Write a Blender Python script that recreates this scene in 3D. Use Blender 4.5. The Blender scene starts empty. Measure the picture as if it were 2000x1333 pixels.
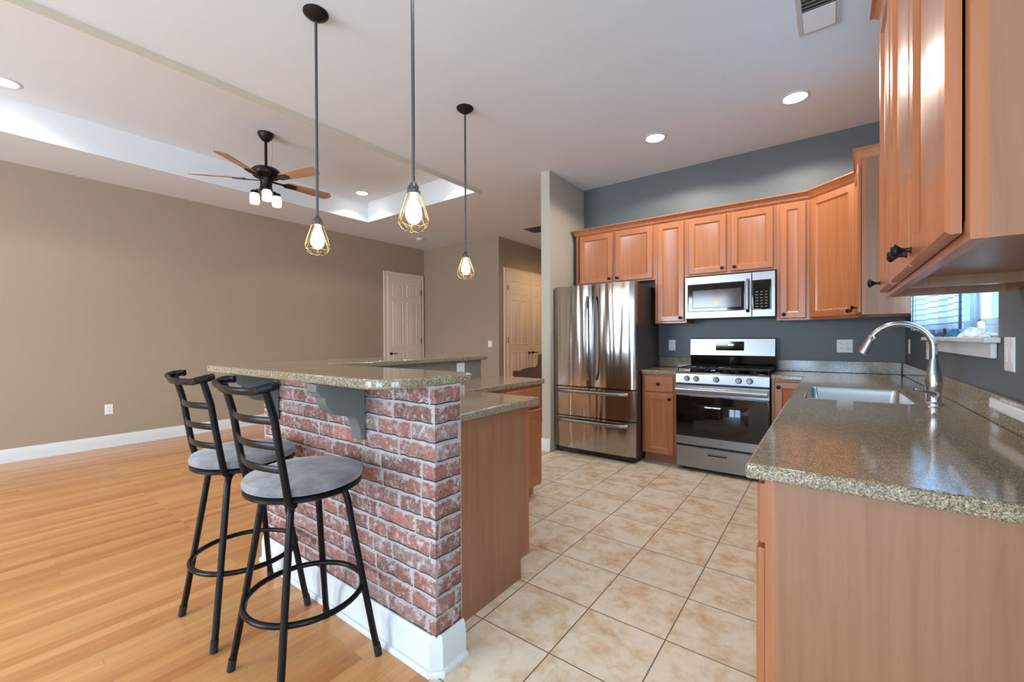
import bpy, math, random
from mathutils import Vector, Matrix
random.seed(7)
PI = math.pi
S = bpy.context.scene
COL = S.collection

# ------------------------------------------------------------------ camera, sky, daylight, exposure
FPX = 827.97
yaw, pit, rol = [math.radians(a) for a in (36.838, -0.325, -0.2816)]
F = Vector((-math.sin(yaw)*math.cos(pit), math.cos(yaw)*math.cos(pit), math.sin(pit)))
R0 = Vector((math.cos(yaw), math.sin(yaw), 0)); U0 = R0.cross(F)
RR = R0*math.cos(rol)+U0*math.sin(rol); UU = -R0*math.sin(rol)+U0*math.cos(rol)
cd = bpy.data.cameras.new('camera'); cam = bpy.data.objects.new('camera', cd); COL.objects.link(cam)
cd.sensor_width = 36.0; cd.lens = FPX/2000*36.0; cd.clip_start = 0.02
cam.matrix_world = Matrix(((RR.x, UU.x, -F.x, 0), (RR.y, UU.y, -F.y, 0), (RR.z, UU.z, -F.z, 1.2277), (0, 0, 0, 1)))
S.camera = cam

W = bpy.data.worlds.new('sky'); S.world = W; W.use_nodes = True
bg = W.node_tree.nodes['Background']; bg.inputs[0].default_value = (0.28, 0.62, 1.0, 1); bg.inputs[1].default_value = 1.7

S.view_settings.view_transform = 'Standard'; S.view_settings.look = 'None'
S.view_settings.exposure = 0.33; S.view_settings.gamma = 1.0; S.view_settings.use_curve_mapping = False
S.cycles.use_denoising = True
S.cycles.diffuse_bounces = 6; S.cycles.max_bounces = 12; S.cycles.sample_clamp_indirect = 6.0

def area_light(name, loc, direction, sx, sy, power, color):
    d = bpy.data.lights.new(name, 'AREA'); d.shape = 'RECTANGLE'; d.size = sx; d.size_y = sy
    d.energy = power; d.color = color
    o = bpy.data.objects.new(name, d); COL.objects.link(o); o.location = loc
    o.rotation_euler = Vector(direction).to_track_quat('-Z', 'Y').to_euler()
    return o
DAY = (0.76, 0.88, 1.0)
DAYB = (0.52, 0.76, 1.0)
area_light('daylight rear window', (-3.6, -4.06, 1.45), (0, 1, 0), 2.9, 2.0, 370, DAY)
area_light('daylight patio door', (-0.1, -4.06, 1.15), (0, 1, 0), 1.7, 2.2, 130, DAYB)
area_light('daylight nook window', (2.26, -1.35, 1.35), (-1, 0, 0), 1.9, 1.9, 125, DAYB)
area_light('daylight kitchen window', (0.68, 2.95, 1.6), (-1, 0, 0), 1.2, 0.9, 34, (0.35, 0.66, 1.0))

# ------------------------------------------------------------------ helpers
def lin(r, g, b):
    f = lambda c: (c/255/12.92) if c/255 <= 0.04045 else ((c/255+0.055)/1.055)**2.4
    return (f(r), f(g), f(b), 1)

class MB:
    def __init__(s): s.v = []; s.f = []
    def add(s, vs, fs):
        n = len(s.v); s.v += [tuple(v) for v in vs]; s.f += [tuple(i+n for i in f) for f in fs]; return s
    def box(s, x0, x1, y0, y1, z0, z1):
        return s.add([(x0,y0,z0),(x1,y0,z0),(x1,y1,z0),(x0,y1,z0),(x0,y0,z1),(x1,y0,z1),(x1,y1,z1),(x0,y1,z1)],
                     [(0,3,2,1),(4,5,6,7),(0,1,5,4),(1,2,6,5),(2,3,7,6),(3,0,4,7)])
    def loft(s, rings, cap0=True, cap1=True, closed=False):
        n = len(rings[0]); vs = [p for r in rings for p in r]; fs = []
        m = len(rings)
        for i in range(m if closed else m-1):
            a = i*n; b = ((i+1) % m)*n
            for k in range(n):
                fs.append((a+k, a+(k+1) % n, b+(k+1) % n, b+k))
        if not closed:
            if cap0: fs.append(tuple(range(n-1, -1, -1)))
            if cap1: fs.append(tuple((m-1)*n+k for k in range(n)))
        return s.add(vs, fs)
    def lathe(s, prof, c=(0,0,0), seg=24, axis='z', cap=True):
        rings = []
        for r, h in prof:
            ring = []
            for k in range(seg):
                a = 2*PI*k/seg; x, y = r*math.cos(a), r*math.sin(a)
                p = {'z': (x, y, h), '-y': (x, -h, y), 'y': (-x, h, y), 'x': (h, x, y), '-x': (-h, -x, y)}[axis]
                ring.append((c[0]+p[0], c[1]+p[1], c[2]+p[2]))
            rings.append(ring)
        return s.loft(rings, cap, cap)
    def tube(s, pts, r, seg=10, closed=False, flat=None):
        pts = [Vector(p) for p in pts]; n = len(pts); rings = []
        rs = r if isinstance(r, (list, tuple)) else [r]*n
        t0 = (pts[1]-pts[0]).normalized()
        nrm = t0.orthogonal().normalized() if flat is None else (Vector(flat)-t0*t0.dot(Vector(flat))).normalized()
        for i in range(n):
            a = pts[(i-1) % n] if (closed or i > 0) else pts[i]; b = pts[(i+1) % n] if (closed or i < n-1) else pts[i]
            t = (b-a).normalized()
            nrm = (nrm - t*nrm.dot(t)).normalized(); bn = t.cross(nrm)
            rr = rs[i]
            ra, rb = rr if isinstance(rr, tuple) else (rr, rr)
            rings.append([pts[i]+nrm*ra*math.cos(2*PI*k/seg)+bn*rb*math.sin(2*PI*k/seg) for k in range(seg)])
        return s.loft(rings, closed=closed)
    def prism(s, poly, lo, hi, axis='z'):
        def P(u, v, h): return {'z': (u, v, h), 'y': (u, h, v), 'x': (h, u, v)}[axis]
        return s.loft([[P(u, v, lo) for u, v in poly], [P(u, v, hi) for u, v in poly]])
    def panel(s, x0, x1, z0, z1, y, rings):
        """raised or sunk front made of nested rectangles: (inset, height toward -y)"""
        R = []
        for i, h in rings:
            R.append([(x0+i, y-h, z0+i), (x1-i, y-h, z0+i), (x1-i, y-h, z1-i), (x0+i, y-h, z1-i)])
        return s.loft(R)
    def build(s, name, m, parent=None, smooth=40, bevel=0, bseg=2):
        me = bpy.data.meshes.new(name); me.from_pydata(s.v, [], s.f)
        import bmesh
        b = bmesh.new(); b.from_mesh(me); bmesh.ops.recalc_face_normals(b, faces=b.faces); b.to_mesh(me); b.free()
        me.materials.append(m)
        if smooth:
            for p in me.polygons: p.use_smooth = True
            me.set_sharp_from_angle(angle=math.radians(smooth))
        o = bpy.data.objects.new(name, me); COL.objects.link(o)
        if parent: o.parent = parent
        if bevel:
            md = o.modifiers.new('bevel', 'BEVEL'); md.width = bevel; md.segments = bseg; md.limit_method = 'ANGLE'; md.angle_limit = math.radians(40)
            md.harden_normals = False
        return o

def tag(o, label=None, cat=None, group=None, kind=None):
    if label: o['label'] = label
    if cat: o['category'] = cat
    if group: o['group'] = group
    if kind: o['kind'] = kind
    return o
def thing(name, label, cat, loc=(0,0,0), rz=0, group=None):
    o = bpy.data.objects.new(name, None); COL.objects.link(o); o.empty_display_size = .1
    o.location = loc; o.rotation_euler = (0, 0, rz); return tag(o, label, cat, group)
def struct(name, mb, m, **k):
    return tag(mb.build(name, m, **k), kind='structure')
def copy_tree(o, parent=None):
    c = o.copy(); COL.objects.link(c)
    if parent: c.parent = parent
    for ch in list(o.children): copy_tree(ch, c)
    return c

# ------------------------------------------------------------------ materials
def newmat(name):
    m = bpy.data.materials.new(name); m.use_nodes = True
    nt = m.node_tree; return m, nt, nt.nodes['Principled BSDF']
def plain(name, c, rough=.5, metal=0, spec=.5, emit=None, es=0, bump=0, bscale=300):
    m, nt, b = newmat(name)
    b.inputs['Base Color'].default_value = c; b.inputs['Roughness'].default_value = rough
    b.inputs['Metallic'].default_value = metal; b.inputs['Specular IOR Level'].default_value = spec
    if emit: b.inputs['Emission Color'].default_value = emit; b.inputs['Emission Strength'].default_value = es
    if bump:
        n = nt.nodes.new('ShaderNodeTexNoise'); n.inputs['Scale'].default_value = bscale; n.inputs['Detail'].default_value = 3
        co = nt.nodes.new('ShaderNodeTexCoord'); nt.links.new(co.outputs['Object'], n.inputs['Vector'])
        bp = nt.nodes.new('ShaderNodeBump'); bp.inputs['Strength'].default_value = bump; bp.inputs['Distance'].default_value = .002
        nt.links.new(n.outputs['Fac'], bp.inputs['Height']); nt.links.new(bp.outputs['Normal'], b.inputs['Normal'])
    return m
def ramp(nt, stops, interp='LINEAR'):
    r = nt.nodes.new('ShaderNodeValToRGB'); cr = r.color_ramp; cr.interpolation = interp
    while len(cr.elements) < len(stops): cr.elements.new(.5)
    for e, (p, c) in zip(cr.elements, stops): e.position = p; e.color = c
    return r
def coords(nt, scale=(1,1,1), loc=(0,0,0), rot=(0,0,0)):
    co = nt.nodes.new('ShaderNodeTexCoord'); mp = nt.nodes.new('ShaderNodeMapping')
    mp.inputs['Scale'].default_value = scale; mp.inputs['Location'].default_value = loc; mp.inputs['Rotation'].default_value = rot
    nt.links.new(co.outputs['Object'], mp.inputs['Vector']); return mp.outputs['Vector']
def noise(nt, vec, scale, detail=4, rough=.55, dist=0):
    n = nt.nodes.new('ShaderNodeTexNoise'); n.inputs['Scale'].default_value = scale; n.inputs['Detail'].default_value = detail
    n.inputs['Roughness'].default_value = rough; n.inputs['Distortion'].default_value = dist
    nt.links.new(vec, n.inputs['Vector']); return n
def mix(nt, fac, a, b, mode='MIX'):
    x = nt.nodes.new('ShaderNodeMix'); x.data_type = 'RGBA'; x.blend_type = mode
    for s, v in ((0, fac), (6, a), (7, b)):
        if hasattr(v, 'links') or isinstance(v, bpy.types.NodeSocket): nt.links.new(v, x.inputs[s])
        else: x.inputs[s].default_value = v
    return x.outputs[2]
def bump(nt, b, h, strength, dist=.01):
    bp = nt.nodes.new('ShaderNodeBump'); bp.inputs['Strength'].default_value = strength; bp.inputs['Distance'].default_value = dist
    nt.links.new(h, bp.inputs['Height']); nt.links.new(bp.outputs['Normal'], b.inputs['Normal'])

def wood_mat(name, c1, c2, rough=.32, axis='z', coat=.25):
    m, nt, b = newmat(name)
    sc = {'z': (38, 38, 1.6), 'x': (1.6, 38, 38), 'y': (38, 1.6, 38)}[axis]
    v = coords(nt, sc); n1 = noise(nt, v, 1.0, 5, .6, .6)
    v2 = coords(nt, tuple(s*.12 if s > 5 else s*.35 for s in sc)); n2 = noise(nt, v2, 1.0, 2)
    r = ramp(nt, [(.3, c2), (.68, c1)]); nt.links.new(n1.outputs['Fac'], r.inputs[0])
    r2 = ramp(nt, [(.3, (.86,.83,.8,1)), (.7, (1.06,1.05,1.04,1))]); nt.links.new(n2.outputs['Fac'], r2.inputs[0])
    nt.links.new(mix(nt, 1.0, r.outputs[0], r2.outputs[0], 'MULTIPLY'), b.inputs['Base Color'])
    b.inputs['Roughness'].default_value = rough
    b.inputs['Coat Weight'].default_value = coat; b.inputs['Coat Roughness'].default_value = .18
    return m

M = {}
M['maple'] = wood_mat('honey_maple', lin(178,112,70), lin(164,98,60))
M['maple_dark'] = wood_mat('maple_shade_edge', lin(140,82,48), lin(122,68,38))
M['maple_panel'] = wood_mat('maple_veneer', lin(156,112,82), lin(143,98,69), rough=.38, coat=.15)
M['darkwood'] = wood_mat('dark_mahogany', lin(78,36,22), lin(58,26,15))
M['blade_wood'] = wood_mat('walnut_blade', lin(188,148,114), lin(170,130,98), axis='x')
M['ceiling'] = plain('ceiling_paint', lin(218,221,222), .9, bump=.15, bscale=180)
M['taupe'] = plain('taupe_paint', lin(159,142,120), .75, bump=.12, bscale=160)
M['lip'] = plain('tray_edge_paint', lin(206,192,172), .8)
M['greige'] = plain('greige_paint', lin(182,174,158), .75, bump=.12, bscale=160)
M['bluegray'] = plain('blue_gray_paint', lin(92,97,99), .5, bump=.12, bscale=160)
M['warmgray'] = plain('warm_gray_paint', lin(126,114,102), .7)
M['white'] = plain('white_trim_paint', lin(210,210,208), .4)
M['cream'] = plain('cream_door_paint', lin(222,208,190), .45)
M['plastic'] = plain('white_plastic', lin(228,226,222), .35)
M['slot'] = plain('outlet_slot', lin(60,58,55), .6)
M['bronze'] = plain('oil_rubbed_bronze', lin(42,34,30), .38, .7)
M['blackmetal'] = plain('black_metal', lin(22,21,22), .32, .6)
M['graymetal'] = plain('aged_gray_metal', lin(92,92,96), .42, .8)
M['goldwire'] = plain('brass_wire', lin(140,118,84), .4, .8)
M['chrome'] = plain('brushed_nickel', lin(190,192,194), .2, 1)
M['blackglass'] = plain('black_glass', lin(10,11,13), .05, 0, .6)
M['blackplastic'] = plain('black_plastic', lin(20,20,22), .4)
M['castiron'] = plain('cast_iron', lin(24,24,25), .55, .2)
M['darkbody'] = plain('dark_gray_enamel', lin(62,56,52), .45)
M['meshglass'] = plain('gray_window_screen', lin(58,60,64), .1, 0, .6)
M['rubber'] = plain('black_rubber', lin(18,18,18), .7)
M['graypaint'] = plain('gray_corbel_paint', lin(112,111,106), .55)
M['fabric'] = plain('gray_microsuede', lin(142,138,138), .95, 0, .2, bump=.3, bscale=60)
M['bulb'] = plain('bulb_glow', (1,.85,.6,1), .3, emit=(1,.76,.47,1), es=30)
M['jar'] = plain('lit_jar_glass', (1,.9,.75,1), .3, emit=(1,.80,.52,1), es=1.15)
M['led'] = plain('recessed_lamp_glow', (1,1,1,1), .3, emit=(1,.95,.86,1), es=18)
M['digit'] = plain('clock_digit_glow', (1,1,1,1), .3, emit=(.8,.95,1,1), es=4)
M['cloth'] = plain('white_cloth', lin(225,230,232), .85)
M['clothblue'] = plain('teal_cloth', lin(70,130,160), .85)
M['ventframe'] = plain('cream_vent_metal', lin(190,184,174), .5)
M['ventgray'] = plain('vent_gray', lin(120,118,116), .6)
M['ventdark'] = plain('vent_dark', lin(70,68,66), .7)

def seat_fabric():
    m, nt, b = newmat('gray_microsuede_seat')
    n = noise(nt, coords(nt), 14, 4, .65); r = ramp(nt, [(.3, lin(106,102,102)), (.7, lin(146,142,142))])
    nt.links.new(n.outputs['Fac'], r.inputs[0]); nt.links.new(r.outputs[0], b.inputs['Base Color'])
    b.inputs['Roughness'].default_value = .95; b.inputs['Sheen Weight'].default_value = .4
    n2 = noise(nt, coords(nt), 30, 3); bump(nt, b, n2.outputs['Fac'], .25, .01)
    return m
M['fabric'] = seat_fabric()

def granite():
    m, nt, b = newmat('brown_gray_granite'); v = coords(nt)
    n1 = noise(nt, v, 280, 2, .75); r1 = ramp(nt, [(.34, lin(58,54,50)), (.44, lin(130,116,94)), (.56, lin(168,151,124)), (.67, lin(214,204,186))])
    nt.links.new(n1.outputs['Fac'], r1.inputs[0])
    n2 = noise(nt, v, 60, 3, .6); r2 = ramp(nt, [(.35, (.72,.70,.68,1)), (.65, (1.05,1.03,1.0,1))]); nt.links.new(n2.outputs['Fac'], r2.inputs[0])
    nt.links.new(mix(nt, 1.0, r1.outputs[0], r2.outputs[0], 'MULTIPLY'), b.inputs['Base Color'])
    b.inputs['Roughness'].default_value = .1; b.inputs['Specular IOR Level'].default_value = .55
    return m
M['granite'] = granite()

def steel(name, wavy=.0, rough=.2, base=(178,176,174)):
    m, nt, b = newmat(name)
    b.inputs['Base Color'].default_value = lin(*base); b.inputs['Metallic'].default_value = 1; b.inputs['Roughness'].default_value = rough
    b.inputs['Anisotropic'].default_value = .0
    if wavy:
        n = noise(nt, coords(nt, (9, 1, .55)), 1.0, 1.5, .5, .3); bump(nt, b, n.outputs['Fac'], 1.0, wavy)
    return m
M['steel'] = steel('stainless_steel', .0, .29, (150,150,152))
M['steel_fridge'] = steel('stainless_fridge', .012, .13, (172,166,160))
M['steel_sink'] = steel('satin_sink_steel', 0, .28, (190,192,195))

def oak_floor():
    m, nt, b = newmat('oak_strip_floor')
    v = coords(nt, rot=(0, 0, PI/2))
    br = nt.nodes.new('ShaderNodeTexBrick'); nt.links.new(v, br.inputs['Vector'])
    br.offset = .37; br.offset_frequency = 3; br.squash = 1
    for k, x in {'Scale': 1, 'Mortar Size': .0007, 'Mortar Smooth': .3, 'Bias': 0, 'Brick Width': .95, 'Row Height': .0575}.items(): br.inputs[k].default_value = x
    br.inputs['Color1'].default_value = (0,0,0,1); br.inputs['Color2'].default_value = (1,1,1,1); br.inputs['Mortar'].default_value = (.5,.5,.5,1)
    r = ramp(nt, [(0, lin(186,120,66)), (.3, lin(212,152,92)), (.55, lin(200,138,82)), (.8, lin(216,158,100)), (1, lin(192,126,72))]); nt.links.new(br.outputs['Color'], r.inputs[0])
    g = noise(nt, coords(nt, (30, 1.6, 1)), 1, 5, .6, .8); rg = ramp(nt, [(.3, (.86,.83,.80,1)), (.65, (1.04,1.03,1.02,1))]); nt.links.new(g.outputs['Fac'], rg.inputs[0])
    c = mix(nt, 1.0, r.outputs[0], rg.outputs[0], 'MULTIPLY')
    k = noise(nt, coords(nt, (9, 3, 1)), 1, 2, .4); rk = ramp(nt, [(.76, (1,1,1,1)), (.82, (.62,.55,.48,1))]); nt.links.new(k.outputs['Fac'], rk.inputs[0])
    c = mix(nt, 1.0, c, rk.outputs[0], 'MULTIPLY')
    c = mix(nt, br.outputs['Fac'], c, lin(168,110,62))
    nt.links.new(c, b.inputs['Base Color'])
    b.inputs['Roughness'].default_value = .3; b.inputs['Coat Weight'].default_value = .3; b.inputs['Coat Roughness'].default_value = .2
    return m
M['oak'] = oak_floor()

def tile_floor():
    m, nt, b = newmat('beige_ceramic_tile')
    v = coords(nt, loc=(1.2179, -1.7418, 0))
    br = nt.nodes.new('ShaderNodeTexBrick'); nt.links.new(v, br.inputs['Vector']); br.offset = 0; br.squash = 1
    for k, x in {'Scale': 1, 'Mortar Size': .0028, 'Mortar Smooth': .2, 'Bias': 0, 'Brick Width': .34182, 'Row Height': .34182}.items(): br.inputs[k].default_value = x
    br.inputs['Color1'].default_value = (0,0,0,1); br.inputs['Color2'].default_value = (1,1,1,1)
    ofs = nt.nodes.new('ShaderNodeVectorMath'); ofs.operation = 'MULTIPLY_ADD'
    nt.links.new(br.outputs['Color'], ofs.inputs[0]); ofs.inputs[1].default_value = (7,5,3); nt.links.new(v, ofs.inputs[2])
    n = noise(nt, ofs.outputs[0], 8.5, 9, .68, .25)
    r = ramp(nt, [(.28, lin(180,144,106)), (.42, lin(204,180,148)), (.53, lin(216,203,181)), (.70, lin(221,211,194))]); nt.links.new(n.outputs['Fac'], r.inputs[0])
    c = mix(nt, br.outputs['Fac'], r.outputs[0], lin(104,92,80)); nt.links.new(c, b.inputs['Base Color'])
    b.inputs['Roughness'].default_value = .42
    inv = nt.nodes.new('ShaderNodeMath'); inv.operation = 'SUBTRACT'; inv.inputs[0].default_value = 1; nt.links.new(br.outputs['Fac'], inv.inputs[1])
    bump(nt, b, inv.outputs[0], .5, .003)
    return m
M['tile'] = tile_floor()

def brick_mat():
    m, nt, b = newmat('whitewashed_brick')
    at = nt.nodes.new('ShaderNodeAttribute'); at.attribute_name = 'tone'
    v = coords(nt)
    r0 = ramp(nt, [(0, lin(118,82,72)), (.35, lin(140,92,80)), (.65, lin(154,98,84)), (.85, lin(138,112,104)), (1, lin(176,104,92))]); nt.links.new(at.outputs['Fac'], r0.inputs[0])
    n1 = noise(nt, v, 30, 8, .76, .5); w = ramp(nt, [(.50, (0,0,0,1)), (.63, (.9,.9,.9,1))])
    ed = nt.nodes.new('ShaderNodeAttribute'); ed.attribute_name = 'edge'
    ma = nt.nodes.new('ShaderNodeMath'); ma.operation = 'MULTIPLY_ADD'; ma.inputs[1].default_value = .13
    nt.links.new(ed.outputs['Fac'], ma.inputs[0]); nt.links.new(n1.outputs['Fac'], ma.inputs[2]); nt.links.new(ma.outputs[0], w.inputs[0])
    c = mix(nt, w.outputs[0], r0.outputs[0], lin(190,179,175))
    n2 = noise(nt, v, 70, 5, .7); d = ramp(nt, [(.36, (.35,.32,.32,1)), (.47, (1,1,1,1))]); nt.links.new(n2.outputs['Fac'], d.inputs[0])
    c = mix(nt, .75, c, d.outputs[0], 'MULTIPLY'); nt.links.new(c, b.inputs['Base Color'])
    b.inputs['Roughness'].default_value = .8
    bump(nt, b, n2.outputs['Fac'], .5, .004)
    return m
M['brick'] = brick_mat()

def plaid():
    m, nt, b = newmat('white_plaid_sheer')
    co = nt.nodes.new('ShaderNodeTexCoord'); sp = nt.nodes.new('ShaderNodeSeparateXYZ'); nt.links.new(co.outputs['Object'], sp.inputs[0])
    def lines(sock, period, w):
        a = nt.nodes.new('ShaderNodeMath'); a.operation = 'PINGPONG'; a.inputs[1].default_value = period/2; nt.links.new(sock, a.inputs[0])
        l = nt.nodes.new('ShaderNodeMath'); l.operation = 'LESS_THAN'; l.inputs[1].default_value = w; nt.links.new(a.outputs[0], l.inputs[0]); return l.outputs[0]
    mx = nt.nodes.new('ShaderNodeMath'); mx.operation = 'MAXIMUM'
    nt.links.new(lines(sp.outputs['X'], .11, .004), mx.inputs[0]); nt.links.new(lines(sp.outputs['Z'], .030, .0016), mx.inputs[1])
    c = mix(nt, mx.outputs[0], lin(228,236,244), lin(96,124,160))
    nt.links.new(c, b.inputs['Base Color']); b.inputs['Roughness'].default_value = .9
    tr = nt.nodes.new('ShaderNodeBsdfTranslucent'); nt.links.new(c, tr.inputs[0])
    ms = nt.nodes.new('ShaderNodeMixShader'); ms.inputs[0].default_value = .65
    nt.links.new(b.outputs[0], ms.inputs[1]); nt.links.new(tr.outputs[0], ms.inputs[2])
    nt.links.new(ms.outputs[0], nt.nodes['Material Output'].inputs[0]); return m
M['plaid'] = plaid()
def pane_glass():
    m, nt, b = newmat('window_glass')
    t = nt.nodes.new('ShaderNodeBsdfTransparent'); g = nt.nodes.new('ShaderNodeBsdfGlossy'); g.inputs['Roughness'].default_value = .02
    ms = nt.nodes.new('ShaderNodeMixShader'); ms.inputs[0].default_value = .07
    nt.links.new(t.outputs[0], ms.inputs[1]); nt.links.new(g.outputs[0], ms.inputs[2]); nt.links.new(ms.outputs[0], nt.nodes['Material Output'].inputs[0]); return m
M['glass'] = pane_glass()

# ------------------------------------------------------------------ the room
XL, XW, YR, H, YF, XH = -6.65, .497, 4.725, 3.045, 5.88, -4.69
YB, XN, YH = -4.0, 2.2, 8.2          # rear wall, nook wall, hall end
def grid_slab(xs, ys, z0, z1, keep):
    mb = MB(); vid = {}
    V = []; Fc = []
    def vv(i, j, k):
        if (i, j, k) not in vid: vid[(i, j, k)] = len(V); V.append((xs[i], ys[j], (z0, z1)[k]))
        return vid[(i, j, k)]
    n, m = len(xs)-1, len(ys)-1
    K = lambda i, j: 0 <= i < n and 0 <= j < m and keep((xs[i]+xs[i+1])/2, (ys[j]+ys[j+1])/2)
    for i in range(n):
        for j in range(m):
            if not K(i, j): continue
            Fc.append((vv(i,j,1), vv(i+1,j,1), vv(i+1,j+1,1), vv(i,j+1,1))); Fc.append((vv(i,j,0), vv(i,j+1,0), vv(i+1,j+1,0), vv(i+1,j,0)))
            if not K(i-1, j): Fc.append((vv(i,j,0), vv(i,j,1), vv(i,j+1,1), vv(i,j+1,0)))
            if not K(i+1, j): Fc.append((vv(i+1,j,0), vv(i+1,j+1,0), vv(i+1,j+1,1), vv(i+1,j,1)))
            if not K(i, j-1): Fc.append((vv(i,j,0), vv(i+1,j,0), vv(i+1,j,1), vv(i,j,1)))
            if not K(i, j+1): Fc.append((vv(i,j+1,0), vv(i,j+1,1), vv(i+1,j+1,1), vv(i+1,j+1,0)))
    return mb.add(V, Fc)

TX = -1.15
tile = lambda x, y: (x > TX) or (y > 1.19 and x > -2.4)
xs = [XL-.1, -2.4, TX, XN+.1]; ys = [YB-.1, 1.19, YH+.1]
struct('floor', grid_slab(xs, ys, -.08, 0, lambda x, y: not tile(x, y)), M['oak'], smooth=0)
struct('floor.001', grid_slab(xs, ys, -.08, 0, tile), M['tile'], smooth=0)
# ceiling with the tray
TX0, TX1, TY0, TY1, TZ = -5.73, -3.42, -2.4, 3.94, 3.35
cb = grid_slab([XL-.1, TX0, TX1, XN+.1], [YB-.1, TY0, TY1, YH+.1], H, H+.1, lambda x, y: not (TX0 < x < TX1 and TY0 < y < TY1))
cb.box(TX0-.1, TX1+.1, TY0-.1, TY1+.1, TZ, TZ+.1)
cb.box(TX0-.1, TX0, TY0, TY1, H+.1, TZ).box(TX1, TX1+.1, TY0, TY1, H+.1, TZ).box(TX0-.1, TX1+.1, TY0-.1, TY0, H+.1, TZ).box(TX0-.1, TX1+.1, TY1, TY1+.1, H+.1, TZ)
struct('ceiling', cb, M['ceiling'], smooth=0)
lip = MB().prism([(TX1, H), (TX1+.012, H), (TX1+.012, H-.05), (TX1, H-.05)], TY0, TY1, 'y')
struct('trim_1', lip, M['lip'], smooth=0)

def wall_x(name, x0, x1, y0, y1, m, holes=()):
    """wall slab running along y, with rectangular holes (ya, yb, za, zb)"""
    ys = sorted({y0, y1, *[h[0] for h in holes], *[h[1] for h in holes]}); zs = sorted({0, H, *[h[2] for h in holes], *[h[3] for h in holes]})
    g = grid_slab(ys, zs, x0, x1, lambda y, z: not any(h[0] < y < h[1] and h[2] < z < h[3] for h in holes))
    g.v = [(c, a, b) for a, b, c in g.v]; return struct(name, g, m, smooth=0)
def wall_y(name, y0, y1, x0, x1, m, holes=()):
    xs = sorted({x0, x1, *[h[0] for h in holes], *[h[1] for h in holes]}); zs = sorted({0, H, *[h[2] for h in holes], *[h[3] for h in holes]})
    g = grid_slab(xs, zs, y0, y1, lambda x, z: not any(h[0] < x < h[1] and h[2] < z < h[3] for h in holes))
    g.v = [(a, c, b) for a, b, c in g.v]; return struct(name, g, m, smooth=0)
wall_x('wall_left', XL-.1, XL, YB, YF+.1, M['taupe'])
wall_y('wall_far', YF, YF+.1, XL, XH, M['taupe'])
wall_x('wall_hall', XH-.1, XH, YF+.1, YH, M['taupe'])
wall_y('wall_hall_end', YH, YH+.1, XH-.1, -2.42, M['taupe'])
wall_x('wall_stub', -2.53, -2.42, 3.92, YH, M['greige'])
wall_y('wall_range', YR, YR+.1, -2.42, XW+.12, M['bluegray'])
WY0, WY1, WZ0, WZ1 = 2.32, 3.62, 1.225, 2.2
wall_x('wall_right', XW, XW+.12, .55, YR, M['bluegray'], [(WY0, WY1, WZ0, WZ1)])
wall_y('wall_nook', .43, .55, XW, XN, M['greige'])
wall_x('wall_nook_side', XN, XN+.1, YB, .43, M['greige'], [(-2.3, -.4, .4, 2.3)])
wall_y('wall_rear', YB-.1, YB, XL, XN, M['taupe'], [(-5.05, -2.15, .45, 2.45), (-.95, .75, .02, 2.25)])

def baseboard(name, a, b, nrm, h=.135, t=.016):
    """profiled skirting from a to b standing off along nrm"""
    a, b, n = Vector((*a, 0)), Vector((*b, 0)), Vector((*nrm, 0))
    prof = [(0, 0), (t+.012, 0), (t+.012, .016), (t, .022), (t, h-.03), (t-.004, h-.022), (t-.006, h-.006), (t-.01, h), (0, h)]
    mb = MB().loft([[p+n*u+Vector((0, 0, v)) for u, v in prof] for p in (a, b)]); return struct(name, mb, M['white'])
baseboard('baseboard_left', (XL, YB), (XL, 4.88), (1, 0))
baseboard('baseboard_far', (XL, YF), (XH, YF), (0, -1))
baseboard('baseboard_stub', (-2.53-.016, 3.92), (-2.42, 3.92), (0, -1))
baseboard('baseboard_hall', (XH, YF+.1), (XH, 6.0), (1, 0))

# ---- doors
def six_panel(mb, x0, x1, z0, z1, y):
    w = x1-x0; st = .105 if w > .65 else .085; mid = .09; pw = (w-2*st-mid)/2
    hh = z1-z0
    rows = [(.10*hh, .40*hh), (.455*hh, .80*hh), (.845*hh, .94*hh)]
    mb.box(x0, x1, y, y+.035, z0, z1)
    for k in (0, 1):
        a = x0+st+k*(pw+mid)
        for r0, r1 in rows:
            mb.panel(a, a+pw, z0+r0, z0+r1, y+.001, [(0, 0), (.004, .007), (.014, .007), (.022, -.0), (.04, .004), (.05, .007)])
def lever(mb, c, sgn):
    mb.lathe([(.026, 0), (.026, .008), (.012, .012), (.010, .05)], c, 16, '-y')
    x, y, z = c; mb.tube([(x, y-.05, z), (x+sgn*.03, y-.052, z), (x+sgn*.11, y-.05, z-.004)], .008, 8)
def door_unit(name, w, h, leaves, loc, rz, label, lev):
    d = thing(name, label, 'door', loc, rz); d['kind'] = 'structure'
    fr = MB(); c = .078
    fr.box(-c, 0, -.02, 0, 0, h+c).box(w, w+c, -.02, 0, 0, h+c).box(0, w, -.02, 0, h, h+c)
    fr.box(-c, -c+.015, -.028, -.02, 0, h+c).box(w+c-.015, w+c, -.028, -.02, 0, h+c).box(-c, w+c, -.028, -.02, h+c-.015, h+c)
    fr.build('casing', M['cream'], d)
    lw = w/leaves
    for k in range(leaves):
        mb = MB(); six_panel(mb, k*lw+.003, (k+1)*lw-.003, .01, h-.004, -.0375)
        lf = mb.build('door_leaf', M['cream'], d)
        hb = MB(); sg = lev[k]
        lever(hb, ((k+1)*lw-.06 if sg < 0 else k*lw+.06, -.038, .955), sg); hb.build('lever_handle', M['bronze'], lf)
        hg = MB(); xx = k*lw+.004 if sg < 0 else (k+1)*lw-.004
        for z in (.25, 1.2, 2.15): hg.lathe([(.007, z-.05), (.007, z+.05)], (xx, -.04, 0), 8)
        hg.build('hinge', M['bronze'], lf)
    return d
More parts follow.
